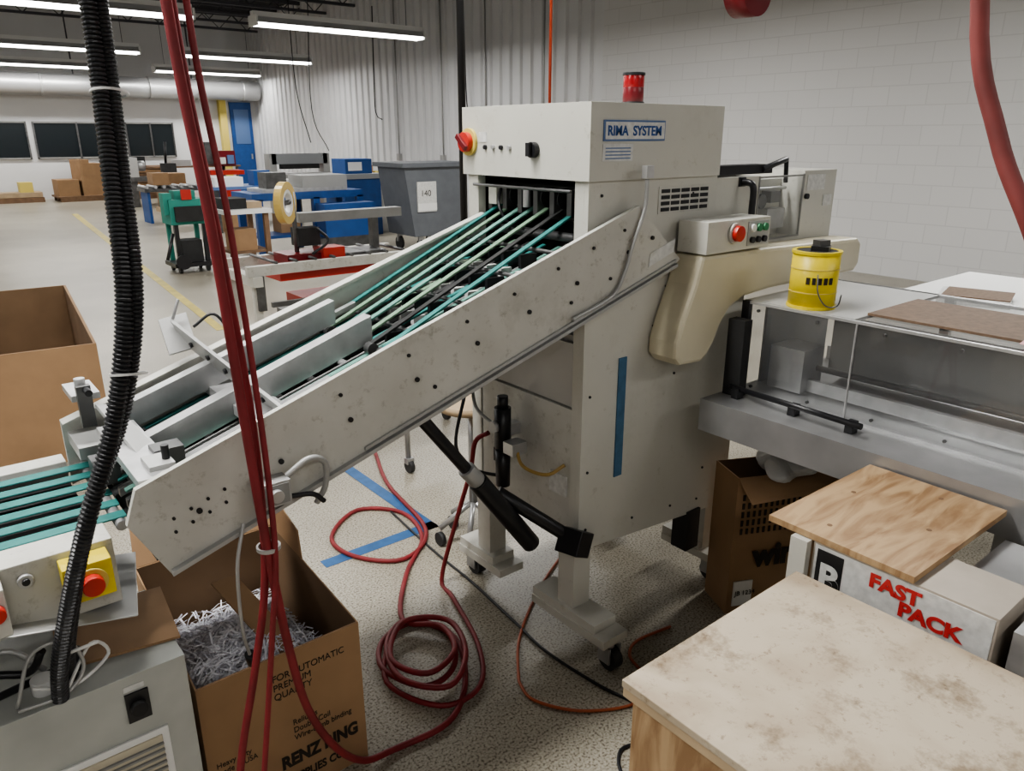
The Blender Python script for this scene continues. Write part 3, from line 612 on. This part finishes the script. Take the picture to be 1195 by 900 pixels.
b.box(2.6,3.9,9.1,9.7,.88,.93,'alu');b.box(3.2,3.9,9.1,9.6,.93,1.1,'silver_paint');b.box(2.7,3.0,9.2,9.5,.93,1.15,'steel_dark');b.box(2.5,4.0,9.05,9.6,.25,.29,'blue')
b.box(3.3,4.1,8.65,8.95,.25,.72,'blue');b.box(3.2,4.1,8.65,8.95,.0,.25,'steel_dark');b.box(2.9,3.2,9.3,9.6,.29,.55,'cardboard')
b.done()
b=B('blue_folding_machine');b.box(4.5,5.2,10.4,11.1,.0,.95,'blue');b.box(4.45,5.25,10.35,11.15,.95,1.03,'grey_clear');b.box(4.6,5.1,10.5,11.0,1.03,1.27,'blue');b.box(4.65,4.9,10.48,10.5,1.08,1.22,'white');b.box(5.3,6.2,10.6,11.2,.0,1.0,'silver_paint');b.box(4.3,4.5,10.5,11,.7,.75,'alu');b.done()
b=B('grey_tilt_bin');b.prism([(4.35,.25),(5.15,.25),(5.3,1.25),(4.2,1.25)],7.95,8.7,'greybin');b.box(4.15,5.35,7.9,8.75,1.22,1.28,'greybin');b.box(4.4,4.72,7.93,7.95,.6,1.02,'label')
b.box(4.4,4.72,7.925,7.93,.62,.72,'white')
for x in(4.45,5.0):
    for y in(8.0,8.6):b.cyl((x,y,.1),(x+.04,y,.1),.1,'rubber');b.box(x-.02,x+.06,y-.02,y+.02,.12,.27,'steel')
o=b.done();text(o,'bin_label','140',(4.45,7.928,.82),.12,'ink',(1,0,0),(0,0,1))
b=B('teal_bundling_machine')
b.box(1.15,1.6,8.4,8.8,.60,.90,'teal_bin');b.box(1.2,1.55,8.35,8.4,.64,.82,'black_matte');b.box(1.25,1.5,8.5,8.7,.90,1.0,'teal_bin');b.box(1.1,1.2,8.45,8.6,.72,.98,'teal_bin')
for x in(1.18,1.52):
    for y in(8.42,8.74):b.box(x,x+.05,y,y+.05,.06,.60,'teal_bin' if y>8.5 else 'black');b.cyl((x,y+.02,.05),(x+.03,y+.02,.05),.05,'rubber')
b.box(1.12,1.62,8.36,8.82,.08,.13,'black');b.box(1.25,1.5,8.45,8.7,.13,.4,'black_matte');b.cyl((1.22,8.36,.15),(1.22,8.33,.15),.09,'black');b.cyl((1.15,8.4,.5),(1.02,8.3,.2),.02,'black');b.box(1.3,1.42,8.38,8.4,.9,1.02,'red')
b.done()
b=B('small_work_table');b.box(1.75,2.35,8.2,8.9,.70,.75,'white')
for x in(1.78,2.25):
    for y in(8.23,8.8):b.box(x,x+.06,y,y+.06,0,.7,'wood_dark')
b.box(1.8,2.3,8.25,8.85,.2,.23,'wood_dark');b.box(1.8,2.1,8.4,8.8,.75,.88,'black_matte');b.box(1.85,2.15,8.3,8.6,.23,.5,'cardboard');b.box(2.1,2.3,8.4,8.7,.75,.83,'wood_pale');b.done()
b=B('red_drill_press');b.box(4.7,5.3,17.5,18.1,0,.55,'red');b.box(4.6,5.4,17.4,18.2,.75,.85,'red');b.cyl((5.0,17.8,.5),(5.0,17.8,1.0),.08,'steel_dark');b.box(4.75,5.25,17.5,18.0,.95,1.3,'red_dark');b.box(5.05,5.2,17.45,17.5,1.0,1.2,'blue_label');b.box(4.6,4.75,17.6,17.9,1.0,1.5,'steel_dark');b.box(4.8,5.0,17.45,17.5,1.0,1.15,'label');b.done()
b=B('paper_cutter');b.box(5.0,6.6,14.5,15.4,.72,.85,'silver_paint');b.box(5.1,5.4,14.6,15.2,0,.72,'silver_paint');b.box(6.1,6.4,14.6,15.2,0,.72,'silver_paint');b.box(5.15,6.45,15.0,15.3,1.05,1.27,'grey_clear')
for x in(5.1,6.35):b.box(x,x+.15,15.0,15.3,.85,1.27,'silver_paint')
b.box(5.3,6.2,14.9,15.0,.95,1.05,'black_matte');b.box(4.4,5.0,14.0,14.4,.75,.80,'alu');b.cyl((4.5,14.2,0),(4.5,14.2,.75),.03,'steel_dark');b.cyl((4.9,14.2,0),(4.9,14.2,.75),.03,'steel_dark');b.done()
b=B('assembly_table')
b.box(2.9,4.9,12.2,13.0,.74,.79,'blue_label')
for x in(2.95,4.75):
    for y in(12.25,12.9):b.box(x,x+.08,y,y+.06,0,.74,'steel_dark')
b.box(3.0,3.5,12.3,12.7,.79,.95,'white');b.box(3.7,4.0,12.3,12.6,.79,1.05,'blue');b.box(4.1,4.7,12.4,12.9,.79,.86,'beige');b.box(3.1,3.6,12.3,12.8,0,.3,'cardboard');b.done()
b=B('utility_cart')
for z in(.25,.85):b.box(5.6,6.4,12.0,12.5,z,z+.04,'panel_dark')
for x in(5.62,6.35):
    for y in(12.02,12.45):b.cyl((x,y,.1),(x,y,.88),.015,'steel');b.cyl((x-.015,y,.05),(x+.015,y,.05),.05,'rubber')
b.box(5.7,6.0,12.1,12.4,.89,1.1,'cardboard');b.box(6.05,6.3,12.1,12.4,.89,.98,'yellow_soft');b.box(5.75,6.2,12.1,12.4,.29,.55,'blue');b.done()
b=B('roller_table')
b.box(2.4,4.0,14.6,15.2,.6,.66,'steel_dark')
for k in range(10):b.cyl((2.45+.16*k,14.6,.69),(2.45+.16*k,15.2,.69),.03,'alu',seg=10)
for x in(2.45,3.9):b.box(x,x+.05,14.65,15.15,0,.6,'blue')
b.box(2.6,2.9,14.7,15.1,.72,.95,'cardboard');b.done()
b=B('wooden_crate')
b.box(3.3,3.9,16.6,17.3,.1,.6,'wood_dark');b.box(3.25,3.95,16.55,17.35,0,.1,'wood_pale');b.box(3.4,3.8,16.7,17.2,.6,.85,'cardboard');b.done()
b=B('lathe_machine')
b.box(2.9,4.3,18.6,19.1,.6,.7,'steel_dark');b.box(2.95,3.25,18.65,19.05,0,.6,'steel_dark');b.box(3.95,4.25,18.65,19.05,0,.6,'steel_dark')
b.box(2.9,3.3,18.6,19.1,.7,1.15,'silver_paint');b.cyl((3.3,18.85,.95),(3.5,18.85,.95),.12,'steel');b.box(3.9,4.2,18.7,19.0,.7,1.0,'black_matte');b.cyl((4.0,18.85,1.0),(4.05,18.85,1.5),.03,'black');b.done()
b=B('pallet_of_cartons')
for k in range(3):b.box(2.0,3.1,21.4+k*.45,21.5+k*.45,0,.1,'wood_dark')
b.box(1.95,3.15,21.4,22.4,.1,.14,'wood_dark');b.box(2.0,2.5,21.5,22.3,.14,.55,'cardboard');b.box(2.55,3.1,21.5,22.3,.14,.95,'cardboard',rz=.05);b.box(2.5,2.75,21.5,22.0,.5,1.05,'cardboard',rz=.3);b.done()
b=B('pallet_of_boards')
b.box(3.9,5.0,21.3,22.3,0,.14,'wood_dark')
for k in range(8):b.box(3.95+.02*(k%2),4.95,21.35,22.25,.15+k*.09,.22+k*.09,'wood_dark' if k%2 else 'cardboard')
b.done()
b=B('empty_pallet');b.box(.6,1.7,21.8,22.5,0,.12,'wood_dark');b.box(.62,1.68,21.85,22.45,.13,.25,'wood_pale');b.box(1.2,1.5,21.9,22.3,.25,.5,'yellow_soft');b.done()
b=B('storage_shelf')
for x in(3.2,4.1,6.0):b.box(x,x+.05,19.6,19.65,0,.9,'steel_dark')
b.box(3.2,6.05,19.4,20.0,.86,.9,'wood_dark');b.box(3.3,3.7,19.5,19.9,.9,1.15,'black_matte');b.box(4.3,4.8,19.5,19.9,.9,1.05,'silver_paint');b.box(5.2,5.6,19.5,19.9,.9,1.2,'cardboard');b.done()
b=B('wall_conduit')
for y in(9.2,10.9,12.4,14.2):
    b.cyl((XR-.03,y,1.2),(XR-.03,y,ZC-.5),.015,'silver_paint',seg=8);b.box(XR-.08,XR-.001,y-.06,y+.06,1.1,1.25,'silver_paint')
b.tube([(XR-.1,15,4.4),(XR-.1,15.1,2.5),(XR-.12,15,2.1),(XR-.1,14.8,2.0)],.012,'black')
b.tube([(XR-.1,11.5,4.4),(XR-.12,11.4,2.3),(XR-.1,11.3,2.0),(XR-.1,11.5,1.9),(XR-.1,11.6,2.1),(XR-.1,11.4,2.15)],.012,'black');b.done()
b=B('hanging_cords')
b.tube([(3.2,14.0,4.5),(3.22,14.0,2.6),(3.4,14.1,1.6)],.01,'black');b.tube([(5.6,14.5,4.5),(5.62,14.5,2.6),(5.9,14.6,1.5)],.01,'black');b.tube([(6.5,15.5,4.5),(6.4,15.5,2.2),(6.8,15.6,1.3)],.01,'black');b.done()
# ---------------------------------------------------------------- camera
cd=bpy.data.cameras.new('camera');cd.sensor_width=36;cd.lens=880/1195*36;cd.clip_start=.02;cd.clip_end=100
co=bpy.data.objects.new('camera',cd);co.location=(-1.501,-1.525,1.65)
p=math.atan(292/880);fa=math.radians(51.1)
d=Vector((math.cos(fa)*math.cos(p),math.sin(fa)*math.cos(p),-math.sin(p)))
co.rotation_euler=d.to_track_quat('-Z','Y').to_euler();COL.objects.link(co);bpy.context.scene.camera=co
w=bpy.data.worlds.new('world');w.use_nodes=True;w.node_tree.nodes['Background'].inputs[0].default_value=(.8,.85,.9,1);w.node_tree.nodes['Background'].inputs[1].default_value=.3;bpy.context.scene.world=w
